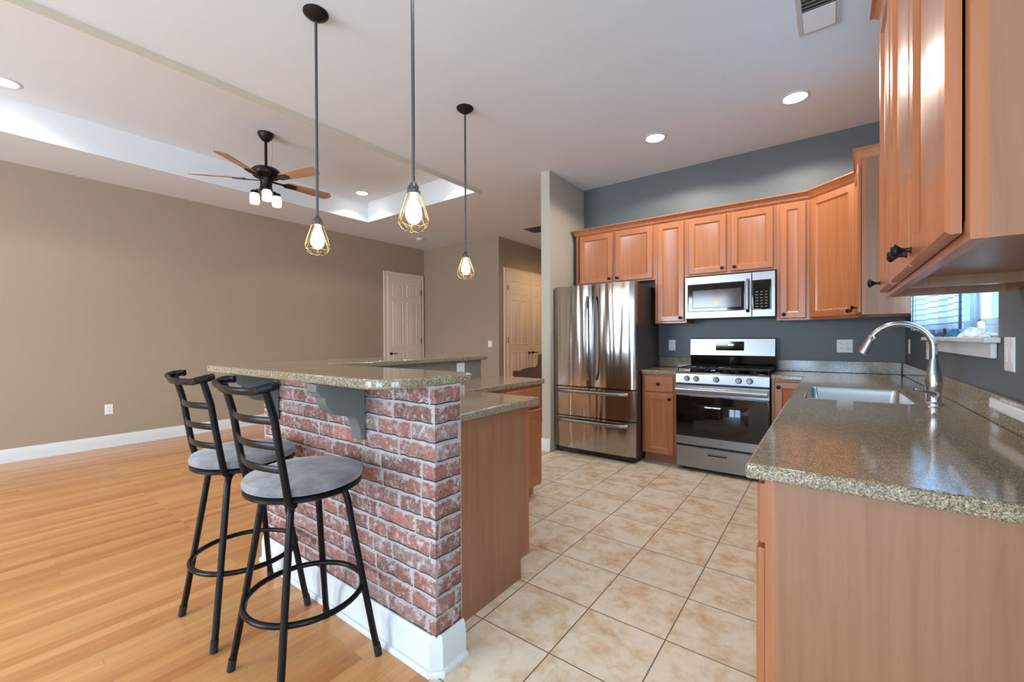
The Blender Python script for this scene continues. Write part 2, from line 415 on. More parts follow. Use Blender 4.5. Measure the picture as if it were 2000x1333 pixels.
# rotation +90: local -y -> +x, local x -> +y
door_unit('door_1', .80, 2.43, 1, (XL+.0005, 4.965, 0), PI/2, 'tall cream six panel door on the taupe left wall', (1,))
door_unit('door_2', 1.46, 2.44, 2, (XH+.0005, 6.09, 0), PI/2, 'pair of tall cream doors in the hallway past the taupe wall corner', (-1, 1))

# ---- kitchen window
def window_unit(name, y0, y1, z0, z1, x, lightwall, rz=-PI/2, mull=True):
    """facing -x; local x -> -y"""
    o = thing(name, None, None, (x, y1, 0), rz); o['kind'] = 'structure'
    w = y1-y0; f = MB()
    f.box(0, w, .0, .05, z0, z0+.05).box(0, w, .0, .05, z1-.05, z1).box(0, .05, 0, .05, z0, z1).box(w-.05, w, 0, .05, z0, z1)
    n = 1 if mull else 0
    if mull:
        f.box(w/2-.035, w/2+.035, -.008, .05, z0, z1)
    for k in range(n+1):
        a = .05+k*(w/2-.015) if mull else .05; bq = a+(w/2-.085) if mull else w-.05
        f.box(a, a+.035, .008, .04, z0+.05, z1-.05).box(bq-.035, bq, .008, .04, z0+.05, z1-.05).box(a, bq, .008, .04, z0+.05, z0+.085).box(a, bq, .008, .04, z1-.085, z1-.05)
        f.box(a, bq, .005, .04, (z0+z1)/2-.02, (z0+z1)/2+.02)
    f.build('window_frame', M['white'], o, bevel=.004)
    MB().box(.05, w-.05, .022, .026, z0+.05, z1-.05).build('window_pane', M['glass'], o)
    return o
w1 = window_unit('window_1', WY0, WY1, WZ0, WZ1, XW+.06, True)
sl = MB()
sl.box(XW-.045, XW+.06, WY0, WY1, WZ0-.022, WZ0).box(XW-.045, XW-.001, WY0-.045, WY0, WZ0-.022, WZ0)
struct('trim_2', sl, M['white'], bevel=.005)
ap = MB().box(XW-.018, XW-.001, WY0+.005, WY1-.003, WZ0-.08, WZ0-.0225); struct('trim_3', ap, M['white'], bevel=.004)
w2 = window_unit('window_2', -2.3, -.4, .4, 2.3, XN+.03, True)
w3 = window_unit('window_3', 2.15, 5.05, .45, 2.45, 0, True); w3.rotation_euler = (0, 0, PI); w3.location = (-2.15, YB-.03, 0)
w4 = window_unit('window_4', 0, 1.7, .02, 2.25, 0, True); w4.rotation_euler = (0, 0, PI); w4.location = (.75, YB-.03, 0)

# ------------------------------------------------------------------ cabinetry
def knob(parent, c):
    MB().lathe([(.009, 0), (.006, .004), (.005, .014), (.009, .02), (.0155, .026), (.0155, .031), (.009, .036)], c, 16, '-y').build('knob', M['bronze'], parent)
def cab_door(parent, x0, x1, z0, z1, y, kn=None, name='door', m='maple', st=.058):
    d = MB().panel(x0, x1, z0, z1, y-.003, [(0, 0), (0, .013), (.006, .019), (st-.006, .019), (st, .015), (st+.006, .010), (st+.012, .008)]).build(name, M[m], parent, smooth=20)
    if kn:
        xx = x0+.032 if kn[0] == 'L' else (x1-.032 if kn[0] == 'R' else (x0+x1)/2)
        zz = z0+.035 if kn[1] == 'b' else (z1-.045 if kn[1] == 't' else (z0+z1)/2)
        knob(d, (xx, y-.022, zz))
    return d
CROWN = [(0, 0), (-.004, 0), (-.014, .012), (-.02, .03), (-.034, .05), (-.046, .056), (-.046, .066), (0, .066)]
def upper(label, loc, rz, w, z0, z1, depth, doors, group=None, side_m='maple_panel', crown_ends=(0, 0)):
    """doors: list of (x0, x1, knob side). local front is -y, back at 0"""
    t = thing('wall_cabinet', label, 'cabinet', loc, rz, group)
    b = MB(); e = .018
    b.box(0, e, -depth+.02, 0, z0, z1).box(w-e, w, -depth+.02, 0, z0, z1).box(e, w-e, -depth+.02, 0, z0+.028, z0+.044).box(e, w-e, -depth+.02, 0, z1-.02, z1).box(e, w-e, -.012, 0, z0+.044, z1-.02)
    b.box(e, w-e, -.03, -.012, z0+.004, z0+.028)
    b.build('carcass', M[side_m], t)
    f = MB(); q = .03; yy = -depth
    f.box(0, q, yy, yy+.02, z0, z1).box(w-q, w, yy, yy+.02, z0, z1).box(q, w-q, yy, yy+.02, z0, z0+.035).box(q, w-q, yy, yy+.02, z1-.05, z1)
    for a, bb in zip(doors, doors[1:]):
        f.box(a[1]-.01, bb[0]+.01, yy+.001, yy+.02, z0+.035, z1-.05)
    f.build('face_frame', M['maple'], t, smooth=20)
    for a, bb, k in doors: cab_door(t, a, bb, z0+.016, z1-.05, yy, (k, 'b'))
    return t
def crown_run(parent, pts, z):
    """moulding swept along a polyline of front points, miter by averaged normals; pts ordered left to right facing the fronts (front = right-hand... -y)"""
    P = [Vector((x, y, 0)) for x, y in pts]; rings = []
    for i, p in enumerate(P):
        d0 = (P[i]-P[i-1]).normalized() if i > 0 else None; d1 = (P[i+1]-P[i]).normalized() if i < len(P)-1 else None
        n = lambda d: Vector((d.y, -d.x, 0))
        if d0 is None: nn = n(d1)
        elif d1 is None: nn = n(d0)
        else:
            nn = (n(d0)+n(d1)).normalized(); nn = nn/max(.3, nn.dot(n(d0)))
        rings.append([p+nn*(-u)+Vector((0, 0, z+v)) for u, v in CROWN])
    return MB().loft(rings).build('crown_moulding', M['maple'], parent, smooth=20)

ZB, ZT = 1.376, 2.44
yc = YR-.0005
D = .305
fr_c = upper('short two door maple wall cabinet above the stainless fridge', (-2.365, yc, 0), 0, .915, 1.832, ZT, D, [(.05, .452, 'R'), (.482, .895, 'L')])
c3 = upper('narrow tall maple wall cabinet between fridge and microwave', (-1.4495, yc, 0), 0, .3095, ZB, ZT, D, [(.028, .292, 'R')])
c4 = upper('short two door maple wall cabinet directly above the microwave', (-1.1395, yc, 0), 0, .7645, 1.832, ZT, D, [(.025, .362, 'R'), (.402, .742, 'L')])
c6 = upper('narrow tall maple wall cabinet right of the microwave', (-.3745, yc, 0), 0, .237, ZB, ZT, D, [(.022, .215, 'L')])
# diagonal corner cabinet
XD = XW-.0005
dc = thing('corner_cabinet', 'diagonal maple corner wall cabinet beside the blue gray window wall', 'cabinet', (-.137, yc, 0))
dx = XD+.137; A = Vector((0, -D, 0)); Bp = Vector((dx-D, -.62, 0))
poly = [(0, 0), (dx, 0), (dx, -.62), (dx-D, -.62), (0, -D)]
MB().prism(poly, ZB, ZT).build('carcass', M['maple'], dc, smooth=0)
ddir = (Bp-A); dl = ddir.length; ang = math.atan2(ddir.y, ddir.x)
def placed(o, loc, rz): o.location = loc; o.rotation_euler = (0, 0, rz)
dd = cab_door(dc, .03, dl-.03, ZB+.016, ZT-.05, -.002, ('R', 'b')); placed(dd, A, ang)
# window wall cabinet next to the corner
c7 = upper('maple wall cabinet on the window wall with plain side panel beside the plaid curtain', (XD, 4.104, 0), -PI/2, .455, ZB, ZT, .325, [(.025, .43, 'R')])
# near cabinets on the window wall: far end y=2.12
c8 = upper('single door maple wall cabinet nearest the window on the right wall', (XD, 2.12, 0), -PI/2, .355, ZB, ZT, .325, [(.018, .337, 'L')])
c9 = upper('large two door maple wall cabinet closest to the viewer on the right wall', (XD, 1.7645, 0), -PI/2, .8275, ZB, ZT, .325, [(.02, .397, 'R'), (.407, .795, 'L')])
# crowns (one run per wall group; fixed to the cabinets, its own object)
cr = thing('crown_moulding_run', 'stepped maple crown moulding along the range wall cabinets', 'moulding', (0, 0, 0))
crown_run(cr, [(-2.366, YR), (-2.366, yc-D-.0005), (-.137, yc-D-.0005), (-.137+Bp.x, yc-.62-.0005), (XD-.3255, 3.648), (XD, 3.648)], 2.405)
cr2 = thing('crown_moulding_run', 'maple crown moulding on top of the near right cabinets', 'moulding', (0, 0, 0))
crown_run(cr2, [(XD, 2.121), (XD-.3255, 2.121), (XD-.3255, .936), (XD, .936)], 2.405)

def base_cab(name, label, loc, rz, w, depth, fronts, knobs=True, ztop=.874, top_open=None):
    """fronts: list of (kind, x0, x1, z0, z1, knob)"""
    t = thing(name, label, 'cabinet', loc, rz)
    b = MB(); b.box(0, w, -depth+.075, 0, 0, .1); b.box(0, w, -depth+.02, 0, .1, top_open or ztop)
    if top_open: b.box(0, .018, -depth+.02, 0, top_open, ztop).box(w-.018, w, -depth+.02, 0, top_open, ztop)
    b.build('carcass', M['maple_panel'], t, smooth=0)
    MB().box(0, w, -depth, -depth+.02, .1, ztop).build('face_frame', M['maple'], t, smooth=0)
    for kd, x0, x1, z0, z1, k in fronts:
        if kd == 'drawer':
            d = MB().panel(x0, x1, z0, z1, -depth, [(0, 0), (0, .012), (.006, .019), (.03, .019)]).build('drawer', M['maple'], t, smooth=20); 
            if knobs: knob(d, ((x0+x1)/2, -depth-.019, (z0+z1)/2))
        else: cab_door(t, x0, x1, z0, z1, -depth, k if knobs else None)
    return t
def std_fronts(w):
    if w < .55: return [('drawer', .02, w-.02, .705, .855, None), ('door', .02, w-.02, .115, .69, ('R', 't'))]
    h = w/2
    return [('drawer', .02, h-.008, .705, .855, None), ('drawer', h+.008, w-.02, .705, .855, None),
            ('door', .02, h-.008, .115, .69, ('R', 't')), ('door', h+.008, w-.02, .115, .69, ('L', 't'))]
base_cab('base_cabinet', 'narrow maple base cabinet with one drawer between fridge and range', (-1.4895, yc, 0), 0, .3285, .575, [('drawer', .025, .305, .705, .86, None), ('door', .025, .305, .105, .688, ('R', 't'))])
base_cab('base_cabinet', 'maple base cabinet tucked right of the gas range', (-.389, yc, 0), 0, .258, .575, [('door', .02, .235, .115, .86, ('L', 't'))])
RD = XD+.13     # depth of right leg boxes (front at x=-.13)
ysegs = [(4.149, 3.40, 'maple corner base cabinet beside the sink cabinet'), (3.3995, 2.5, 'maple sink base cabinet under the stainless sink'), (2.4995, 1.85, 'maple base cabinet under the right counter nearer the viewer than the sink'), (1.8495, 1.225, 'maple end base cabinet with plain side panel facing the viewer')]
for y1, y0, lb in ysegs:
    base_cab('base_cabinet', lb, (XD, y1, 0), -PI/2, y1-y0, RD, std_fronts(y1-y0), knobs=False, top_open=.68 if 'sink base' in lb else None)
# finished end panel strip on the near end
# island
KX1, KY0, KY1 = -1.15, 1.065, 1.20
IX = -1.265
base_cab('base_cabinet', 'maple island cabinet end panel behind the brick half wall', (IX, KY1+.0005, 0), PI, .515, .63, std_fronts(.515))
base_cab('base_cabinet', 'long maple cabinet under the far island counter', (-2.2795, 1.8325, 0), PI/2, .9375, .48, std_fronts(.9375))

# ---- counters
GT, GB = .914, .8755
def counter(name, label, xs, ys, keep, z0=GB, z1=GT, bev=.008):
    o = grid_slab(xs, ys, z0, z1, keep).build(name, M['granite'], bevel=bev, bseg=3); return tag(o, label, 'countertop')
SX0, SX1, SY0, SY1 = -.10, .325, 2.66, 3.30
counter('countertop', 'L shaped granite countertop with the stainless sink in it', [-.3915, -.17, SX0, SX1, XW-.001], [1.195, SY0, SY1, 4.115, YR-.001],
        lambda x, y: not (SX0 < x < SX1 and SY0 < y < SY1) and (x > -.17 or y > 4.115))
counter('countertop', 'short granite countertop between fridge and range', [-1.4895, -1.1605], [4.115, YR-.001], lambda x, y: True)
counter('countertop', 'low L shaped granite island countertop behind the brick wall', [-2.279, -1.78, -1.24], [KY1+.001, 1.90, 2.80], lambda x, y: y < 1.90 or x < -1.78)
def splash(label, x0, x1, y0, y1):
    tag(MB().box(x0, x1, y0, y1, GT+.0005, 1.016).build('backsplash', M['granite'], bevel=.004), label, 'backsplash')
splash('low granite backsplash strip along the wall right of the range', -.3915, XW-.022, YR-.0205, YR-.0005)
splash('low granite backsplash strip between fridge and range', -1.4895, -1.1605, YR-.0205, YR-.0005)
splash('low granite backsplash strip under the window on the right wall', XW-.0205, XW-.0005, 1.195, YR-.0005)

# ---- sink
sk = thing('sink', 'undermount stainless sink in the right granite counter', 'sink', ((SX0+SX1)/2, (SY0+SY1)/2, GB))
hx, hy = (SX1-SX0)/2, (SY1-SY0)/2
def rrect(hx, hy, r, z, n=6):
    out = []
    for cx, cy, a0 in ((hx-r, hy-r, 0), (-hx+r, hy-r, 90), (-hx+r, -hy+r, 180), (hx-r, -hy+r, 270)):
        for k in range(n+1):
            a = math.radians(a0+90*k/n); out.append((cx+r*math.cos(a), cy+r*math.sin(a), z))
    return out
ZS = GT-GB
MB().loft([rrect(hx-.001, hy-.001, .03, ZS-.014), rrect(hx-.001, hy-.001, .03, ZS+.0005), rrect(hx-.006, hy-.006, .03, ZS+.001), rrect(hx-.01, hy-.01, .03, ZS-.012), rrect(hx-.016, hy-.016, .045, -.13), rrect(hx-.05, hy-.05, .05, -.165), rrect(.05, .05, .049, -.17)], cap0=False).build('basin', M['steel_sink'], sk, smooth=50)
MB().lathe([(.045, -.168), (.04, -.164), (.02, -.167)], (0, 0, 0), 20).build('drain', M['chrome'], sk)

# ---- faucet
FX, FY = .385, 2.735
fa = thing('faucet', 'arched brushed nickel pull down faucet at the sink', 'faucet', (FX, FY, GT+.0005))
MB().lathe([(.034, 0), (.034, .006), (.027, .012), (.025, .05), (.029, .075), (.031, .10), (.026, .14), (.019, .18), (.0145, .21)], (0,0,0), 28).build('faucet_body', M['chrome'], fa)
arc = [(0, 0, .20), (0, 0, .26)] + [(-.115+.115*math.cos(a), 0, .26+.115*math.sin(a)) for a in [PI*k/14 for k in range(1, 12)]]
last = arc[-1]; arc += [(last[0]-.012, 0, last[2]-.018)]
MB().tube(arc, .0135, 14).build('spout', M['chrome'], fa)
e0 = Vector(arc[-1]); dr = Vector((-.40, 0, -.92)).normalized()
MB().tube([e0+dr*k for k in (-.004, .0, .02, .055, .09, .093)], [.0135, .0165, .017, .019, .0215, .017], 16).build('spray_head', M['chrome'], fa)
hd = MB().tube([(0, -.024, .045), (0, -.05, .05)], .013, 12).tube([(0, -.045, .05), (-.03, -.06, .062), (-.075, -.075, .07)], [.008, .007, .0055], 10); hd.build('lever_handle', M['chrome'], fa)

# ------------------------------------------------------------------ island half wall, bar tops
hw = thing('half_wall', 'whitewashed red brick half wall under the raised bar with white skirting', 'half wall', (-1.84, 1.13, 0))
def rel(o):
    p = o.parent; o.location = (-p.location.x, -p.location.y, -p.location.z) if p.rotation_euler.z == 0 else o.location; return o
KT = 1.056
KXL, K2X, K2Y = -2.53, -2.28, 2.62
cw = MB(); cw.box(KXL+.004, KX1-.004, KY0+.004, KY1, 0, KT).box(KXL+.004, K2X, KY1, K2Y, 0, KT); rel(cw.build('core_wall', M['warmgray'], hw, smooth=0))
# bricks
def bricks():
    V, Fs, tone, edg = [], [], [], []
    ch = .0707; z = .135; row = 0; L = .232
    import bisect
    segs = [('x', KXL, KX1), ('y', KY0, KY1)]
    total = (KX1-KXL)+(KY1-KY0)
    nodes = []
    while z < KT-.01:
        s = -(.5*L if row % 2 else .0) + random.uniform(-.03, .03)
        zt = min(z+ch, KT)
        while s < total:
            ln = L*random.choice((1, 1, 1, .55, .9, 1.08)); a, b_ = max(s, 0), min(s+ln, total); s += ln
            if b_-a < .03: continue
            t = random.random()
            def piece(a, b_, corner_lo, corner_hi):
                g = .0045
                pr = random.uniform(.004, .008)
                g = .0022
                base = len(V)
                def pt(u, v, o):
                    if u <= KX1-KXL: return (KXL+u, KY0-o, v)
                    return (KX1+o, KY0+(u-(KX1-KXL)), v)
                lo = a + (0 if corner_lo else .004); hi = b_ - (0 if corner_hi else .004); z0, z1 = z+g, zt-.0065
                e = .0065; inner = max(1, int((hi-lo)/.025))
                us = ([lo] if corner_lo else [lo, lo+e])+[lo+e+(hi-lo-2*e)*q/inner for q in range(1, inner)]+([hi] if corner_hi else [hi-e, hi])
                vs = [z0, z0+.0055, z0+.009, z0+.5*(z1-z0), z1-e, z1]; nu, nv = len(us)-1, len(vs)-1
                wob = [random.uniform(-.003, .004) for _ in us]
                for j in range(nv+1):
                    for i in range(nu+1):
                        u, v = us[i], vs[j]
                        edge = (i == 0 and not corner_lo) or (i == nu and not corner_hi) or j in (0, nv)
                        o = .0005 if edge else (.0012 if j == 1 else pr+random.uniform(-.001, .001))
                        if edge and j not in (0, nv): u += random.uniform(-.0025, .0025)
                        v += wob[i]*(.6 if j in (0, nv) else 1)
                        p = pt(u, v, o)
                        if (corner_hi and i == nu) or (corner_lo and i == 0): p = (KX1+o, KY0-o, v)
                        V.append(p); edg.append(1.0 if edge or j == 1 else 0.0)
                for j in range(nv):
                    for i in range(nu):
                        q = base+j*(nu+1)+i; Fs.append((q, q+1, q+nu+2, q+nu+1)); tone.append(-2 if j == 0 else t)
            cx = KX1-KXL
            if a < cx < b_ :
                if cx-a > .01: piece(a, cx, False, True)
                if b_-cx > .01: piece(cx, b_, True, False)
            else: piece(a, b_, False, False)
        z += ch; row += 1
    # mortar bed
    nb = len(V); edg += [0]*6
    for (x, y, zz) in [(KXL, KY0, 0.1), (KX1, KY0, .1), (KX1, KY1, .1), (KXL, KY0, KT), (KX1, KY0, KT), (KX1, KY1, KT)]: V.append((x, y, zz))
    Fs.append((nb, nb+1, nb+4, nb+3)); Fs.append((nb+1, nb+2, nb+5, nb+4)); tone += [-1, -1]
    me = bpy.data.meshes.new('brick_face'); me.from_pydata(V, [], Fs)
    ea = me.attributes.new('edge', 'FLOAT', 'POINT')
    for i, t in enumerate(edg): ea.data[i].value = t
    at = me.attributes.new('tone', 'FLOAT', 'FACE')
    for i, t in enumerate(tone): at.data[i].value = max(t, 0)
    me.materials.append(M['brick']); me.materials.append(M['mortar']); me.materials.append(M['shadow_print'])
    for i, t in enumerate(tone):
        me.polygons[i].use_smooth = t >= 0
        if t == -1: me.polygons[i].material_index = 1
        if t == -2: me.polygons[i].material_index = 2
    o = bpy.data.objects.new('brick_face', me); COL.objects.link(o); o.parent = hw; rel(o)
M['shadow_print'] = plain('brick_shadow_print', lin(62,54,54), .9)  # shadow line under each brick, coloured into its bottom faces as print
M['mortar'] = plain('pale_mortar', lin(176,164,160), .9, bump=.6, bscale=90)
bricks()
def skirting(parent):
    t, h = .017, .14
    prof = [(0, 0), (t+.013, 0), (t+.013, .012), (t+.008, .02), (t, .022), (t, h-.034), (t-.003, h-.026), (t-.003, h-.02), (t-.008, h-.006), (t-.012, h), (0, h)]
    pts = [(KXL, KY0-.004), (KX1-.02, KY0-.004), (KX1+.004, KY0+.02), (KX1+.004, KY1)]
    P = [Vector((x, y, 0)) for x, y in pts]; rings = []
    n = lambda d: Vector((d.y, -d.x, 0))
    for i, p in enumerate(P):
        d0 = (P[i]-P[i-1]).normalized() if i else None; d1 = (P[i+1]-P[i]).normalized() if i < 3 else None
        nn = n(d1) if d0 is None else (n(d0) if d1 is None else (n(d0)+n(d1)).normalized())
        if d0 is not None and d1 is not None: nn = nn/nn.dot(n(d0))
        rings.append([p+nn*u+Vector((0,0,v)) for u, v in prof])
    rel(MB().loft(rings).build('skirting', M['white'], parent, smooth=30))
skirting(hw)
def corbel(x0, x1):
    # profile in (y, z): attached at y=KY0-.008, under KT
    y = KY0-.009; dp, ht = .215, .25
    pr = [(y, KT), (y-dp, KT), (y-dp, KT-.03), (y-dp+.012, KT-.036), (y-dp+.02, KT-.05)]
    for k in range(9):
        a = PI/2*k/8; pr.append((y-.075-.105*math.cos(a)+.0, KT-.055-.085*math.sin(a)))
    for k in range(7):
        a = PI/2*k/6; pr.append((y-.075+.05*math.sin(a), KT-.14-.085*(1-math.cos(a))))
    pr += [(y-.022, KT-ht+.014), (y-.022, KT-ht), (y, KT-ht)]
    rel(MB().prism(pr, x0, x1, 'x').build('corbel', M['graypaint'], hw, smooth=30, bevel=.003))
corbel(-2.415, -2.335); corbel(-1.635, -1.565)
BT = 1.092
def rounded(pts, rad):
    out = []; n = len(pts)
    for i, p in enumerate(pts):
        r = rad[i]; p = Vector(p).to_2d() if False else Vector((p[0], p[1])); a = Vector(pts[i-1])-p; b = Vector(pts[(i+1) % n])-p
        if r == 0: out.append(tuple(p)); continue
        a.normalize(); b.normalize(); half = a.angle(b)/2; d = r/math.tan(half); c = p+(a+b).normalized()*(r/math.sin(half))
        s, e = p+a*d, p+b*d; a0 = math.atan2(s.y-c.y, s.x-c.x); a1 = math.atan2(e.y-c.y, e.x-c.x); da = (a1-a0+PI) % (2*PI)-PI
        out += [(c.x+r*math.cos(a0+da*k/8), c.y+r*math.sin(a0+da*k/8)) for k in range(9)]
    return out
barpoly = rounded([(-2.72, .845), (-1.145, .845), (-1.145, 1.275), (-2.25, 1.275), (-2.25, 2.68), (-2.72, 2.68)], [.03, .14, .03, .02, .02, .03])
bt = MB().prism(barpoly, KT+.0005, BT).build('bar_counter', M['granite'], bevel=.009, bseg=3, smooth=30)
tag(bt, 'raised L shaped granite bar top over the brick half wall', 'bar counter')

# ------------------------------------------------------------------ outlets and switches
def plate(name, label, cat, loc, rz, w=.072, h=.115, kind='outlet', group=None, gangs=1):
    t = thing(name, label, cat, loc, rz, group)
    MB().panel(-w/2, w/2, -h/2, h/2, 0, [(0, 0), (0, .002), (.003, .0045), (.012, .005)]).build('cover_plate', M['plastic'], t, smooth=20)
    for g in range(gangs):
        cx = (g-(gangs-1)/2)*.046
        if kind == 'outlet':
            for sz in (-.02, .02):
                r = MB().panel(cx-.016, cx+.016, sz-.014, sz+.014, -.005, [(0, 0), (0, .0015), (.003, .002)]).build('receptacle', M['plastic'], t)
                MB().box(cx-.008, cx-.005, -.0077, -.007, sz-.004, sz+.006).box(cx+.005, cx+.008, -.0077, -.007, sz-.004, sz+.006).build('slot', M['slot'], r, smooth=0)
        else:
            MB().panel(cx-.012, cx+.012, -.024, .024, -.005, [(0, 0), (0, .0008), (.002, .0016)]).build('rocker', M['plastic'], t)
    return t
plate('wall_outlet', 'white outlet low on the taupe left wall', 'outlet', (XL, 1.12, .435), PI/2)
plate('light_switch', 'cream light switch on the taupe far wall near the hallway', 'light switch', (-4.90, YF, 1.135), 0, .09, .115, 'switch', gangs=1)
plate('wall_outlet', 'white outlet on the blue gray wall between fridge and range', 'outlet', (-1.367, YR, 1.148), 0)
plate('wall_outlet', 'white double outlet on the blue gray wall right of the range', 'outlet', (.107, YR, 1.148), 0, .112, .115, gangs=2)
plate('wall_outlet', 'white outlet seen edge on near the corner behind the faucet', 'outlet', (XW, 4.49, 1.15), -PI/2)
plate('wall_outlet', 'white outlet under the left end of the window sill', 'outlet', (XW, 3.72, 1.14), -PI/2)
plate('light_switch', 'tall white double switch right of the kitchen window', 'light switch', (XW, 2.19, 1.165), -PI/2, .095, .118, 'switch', gangs=2)
plate('wall_outlet', 'white outlet on the gray half wall under the far bar', 'outlet', (K2X, 2.38, 1.0), PI/2, .085, .085, gangs=1)
ps = thing('cable_plate', 'long white cover plate on the granite backsplash at the right edge', 'cover plate', (XW-.0207, 2.12, .983), -PI/2)
MB().panel(-.18, .18, -.019, .019, 0, [(0, 0), (0, .004), (.004, .007), (.01, .007)]).build('plate', M['plastic'], ps)

# ------------------------------------------------------------------ refrigerator
fx0, fx1, fy = -2.408, -1.499, 3.972
fr = thing('refrigerator', 'stainless french door refrigerator with two freezer drawers', 'refrigerator', ((fx0+fx1)/2, 4.32, 0))
fw = (fx1-fx0)/2
L = lambda y: y-4.32
MB().box(-fw+.004, fw-.004, L(4.045), L(4.67), .035, 1.765).build('body', M['darkbody'], fr, bevel=.006)
MB().box(-fw+.02, fw-.02, L(4.02), L(4.62), .012, .06).build('base_grille', M['blackplastic'], fr, smooth=0)
for sx in (-1, 1):
    MB().lathe([(.022, 0), (.022, .012)], (sx*(fw-.06), L(4.04), 0), 12).build('foot', M['rubber'], fr)
    MB().lathe([(.022, 0), (.022, .012)], (sx*(fw-.06), L(4.60), 0), 12).build('foot', M['rubber'], fr)
    MB().box(sx*(fw-.06)-.05, sx*(fw-.06)+.05, L(4.03), L(4.13), 1.766, 1.79).build('hinge_cover', M['darkbody'], fr, bevel=.006)
def bowed(x0, x1, yb, yf, z0, z1, bow):
    n = 12; pts = [(x1, yb), (x0, yb)]
    for k in range(n+1):
        u = k/n; e = min(u, 1-u)*(x1-x0); rnd = .014*max(0, 1-e/.012)**2
        pts.append((x0+(x1-x0)*u, yf-bow*(4*u*(1-u))+rnd+bow))
    return MB().prism(pts, z0, z1)
def bow_handle_v(x, yf, z0, z1, m, parent):
    n = 14; pts = []
    for k in range(n+1):
        u = k/n; pts.append((x, yf-.006-.055*math.sin(PI*u)**.55, z0+(z1-z0)*u))
    MB().tube(pts, [(.0095, .013)]*(n+1), 12, flat=(0, 1, 0)).build('handle', m, parent)
def bow_handle_h(x0, x1, yf, z, m, parent):
    n = 14; pts = []
    for k in range(n+1):
        u = k/n; pts.append((x0+(x1-x0)*u, yf-.006-.05*math.sin(PI*u)**.4, z))
    MB().tube(pts, [(.010, .017)]*(n+1), 12, flat=(0, 1, 0)).build('handle', m, parent)
yfr = L(fy)
for s, lab in ((-1, 'L'), (1, 'R')):
    a, b_ = (-fw, -.003) if s < 0 else (.003, fw)
    d = bowed(a, b_, L(4.042), yfr, .725, 1.78, .006).build('door', M['steel_fridge'], fr, smooth=50)
    bow_handle_v(s*.043, yfr, .80, 1.66, M['steel'], d)
for z0, z1, zh in ((.412, .712, .672), (.066, .402, .362)):
    d = bowed(-fw, fw, L(4.042), yfr, z0, z1, .006).build('freezer_drawer', M['steel_fridge'], fr, smooth=50)
    bow_handle_h(-fw+.05, fw-.07, yfr, zh, M['steel'], d)

# ------------------------------------------------------------------ range
rx0, rx1 = -1.1545, -.3975; ry = 4.097
rg = thing('gas_range', 'stainless gas range with black oven door under the microwave', 'range', ((rx0+rx1)/2, 4.4, 0))
rw = (rx1-rx0)/2; L = lambda y: y-4.4
MB().box(-rw+.003, rw-.003, L(ry+.03), L(4.695), .03, .895).build('body', M['blackplastic'], rg, smooth=0)
for sx in (-1, 1):
    for yy in (4.2, 4.62): MB().lathe([(.018, 0), (.018, .032)], (sx*(rw-.05), L(yy), 0), 10).build('foot', M['rubber'], rg)
MB().panel(-rw, rw, .034, .228, L(ry+.03), [(0, 0), (0, .024), (.006, .03), (.02, .03)]).build('drawer', M['steel'], rg, smooth=20)
dr = rg.children[-1]
MB().box(-.10, .055, L(ry)-.002, L(ry), .163, .187).build('pull_recess', M['blackplastic'], dr, bevel=.002)
MB().tube([(-.098, L(ry)-.004, .181), (.053, L(ry)-.004, .181)], .0035, 8).build('pull_lip', M['steel'], dr)
od = MB().panel(-rw, rw, .242, .797, L(ry+.03), [(0, 0), (0, .024), (.005, .03), (.02, .03)]).build('oven_door', M['steel'], rg, smooth=20)
gl = MB().panel(-rw+.004, rw-.004, .322, .70, L(ry)+.001, [(0, 0), (0, .004), (.004, .006), (.01, .006)]).build('oven_glass', M['blackglass'], od)
MB().panel(-.22, .22, .39, .62, L(ry)-.0052, [(0, 0), (.0005, .0003)]).build('oven_window', plain('dark_oven_window', lin(15,16,19), .05, 0, .6), gl)
MB().lathe([(.013, 0), (.013, .0015)], (0, L(ry), .282), 20, '-y').build('badge', M['ventgray'], od)
hb = MB().tube([(-rw+.01, L(ry)-.045, .752), (rw-.01, L(ry)-.045, .752)], [(.013, .026)]*2, 16, flat=(0, 1, 0))
hb.box(-rw+.02, -rw+.06, L(ry)-.04, L(ry), .738, .766).box(rw-.06, rw-.02, L(ry)-.04, L(ry), .738, .766); hb.build('handle', M['steel'], od)
cp = MB().prism([(L(ry+.03), .81), (L(ry-.002), .81), (L(ry+.004), .895), (L(ry+.02), .905), (L(ry+.06), .905)], -rw, rw, 'x').build('control_panel', M['steel'], rg, smooth=20, bevel=.002)
for kx in (-.278, -.198, -.03, .148, .232):
    k = MB().lathe([(.026, 0), (.026, .004), (.02, .007), (.019, .022), (.017, .026)], (kx, L(ry+.002), .853), 20, '-y').box(kx-.0045, kx+.0045, L(ry)-.034, L(ry)-.02, .836, .872); k.build('knob', M['steel'], cp)
MB().box(-rw+.002, rw-.002, L(ry+.03), L(4.62), .895, .912).build('cooktop', M['blackglass'], rg, bevel=.004)
for gx in (-.25, 0, .25):
    g = MB(); x0, x1 = gx-.118, gx+.118; y0, y1 = L(ry+.05), L(4.60); r = .006; z = .945
    g.tube([(x0, y0, z), (x1, y0, z), (x1, y1, z), (x0, y1, z)], r, 6, closed=True)
    for yy in (y0+.13, y0+.37): g.tube([(x0, yy, z), (x1, yy, z)], r, 6)
    g.tube([(gx, y0, z), (gx, y1, z)], r, 6)
    for a in (x0, x1):
        for c in (y0, y1): g.tube([(a, c, z), (a, c, .913)], r, 6)
    g.build('grate', M['castiron'], rg)
for bx, by in ((-.25, .13), (.25, .13), (-.25, .37), (.25, .37), (0, .25)):
    MB().lathe([(.045, .912), (.045, .92), (.032, .922), (.032, .93), (.01, .932)], (bx, L(ry+.05)+by, 0), 18).build('burner', M['castiron'], rg)
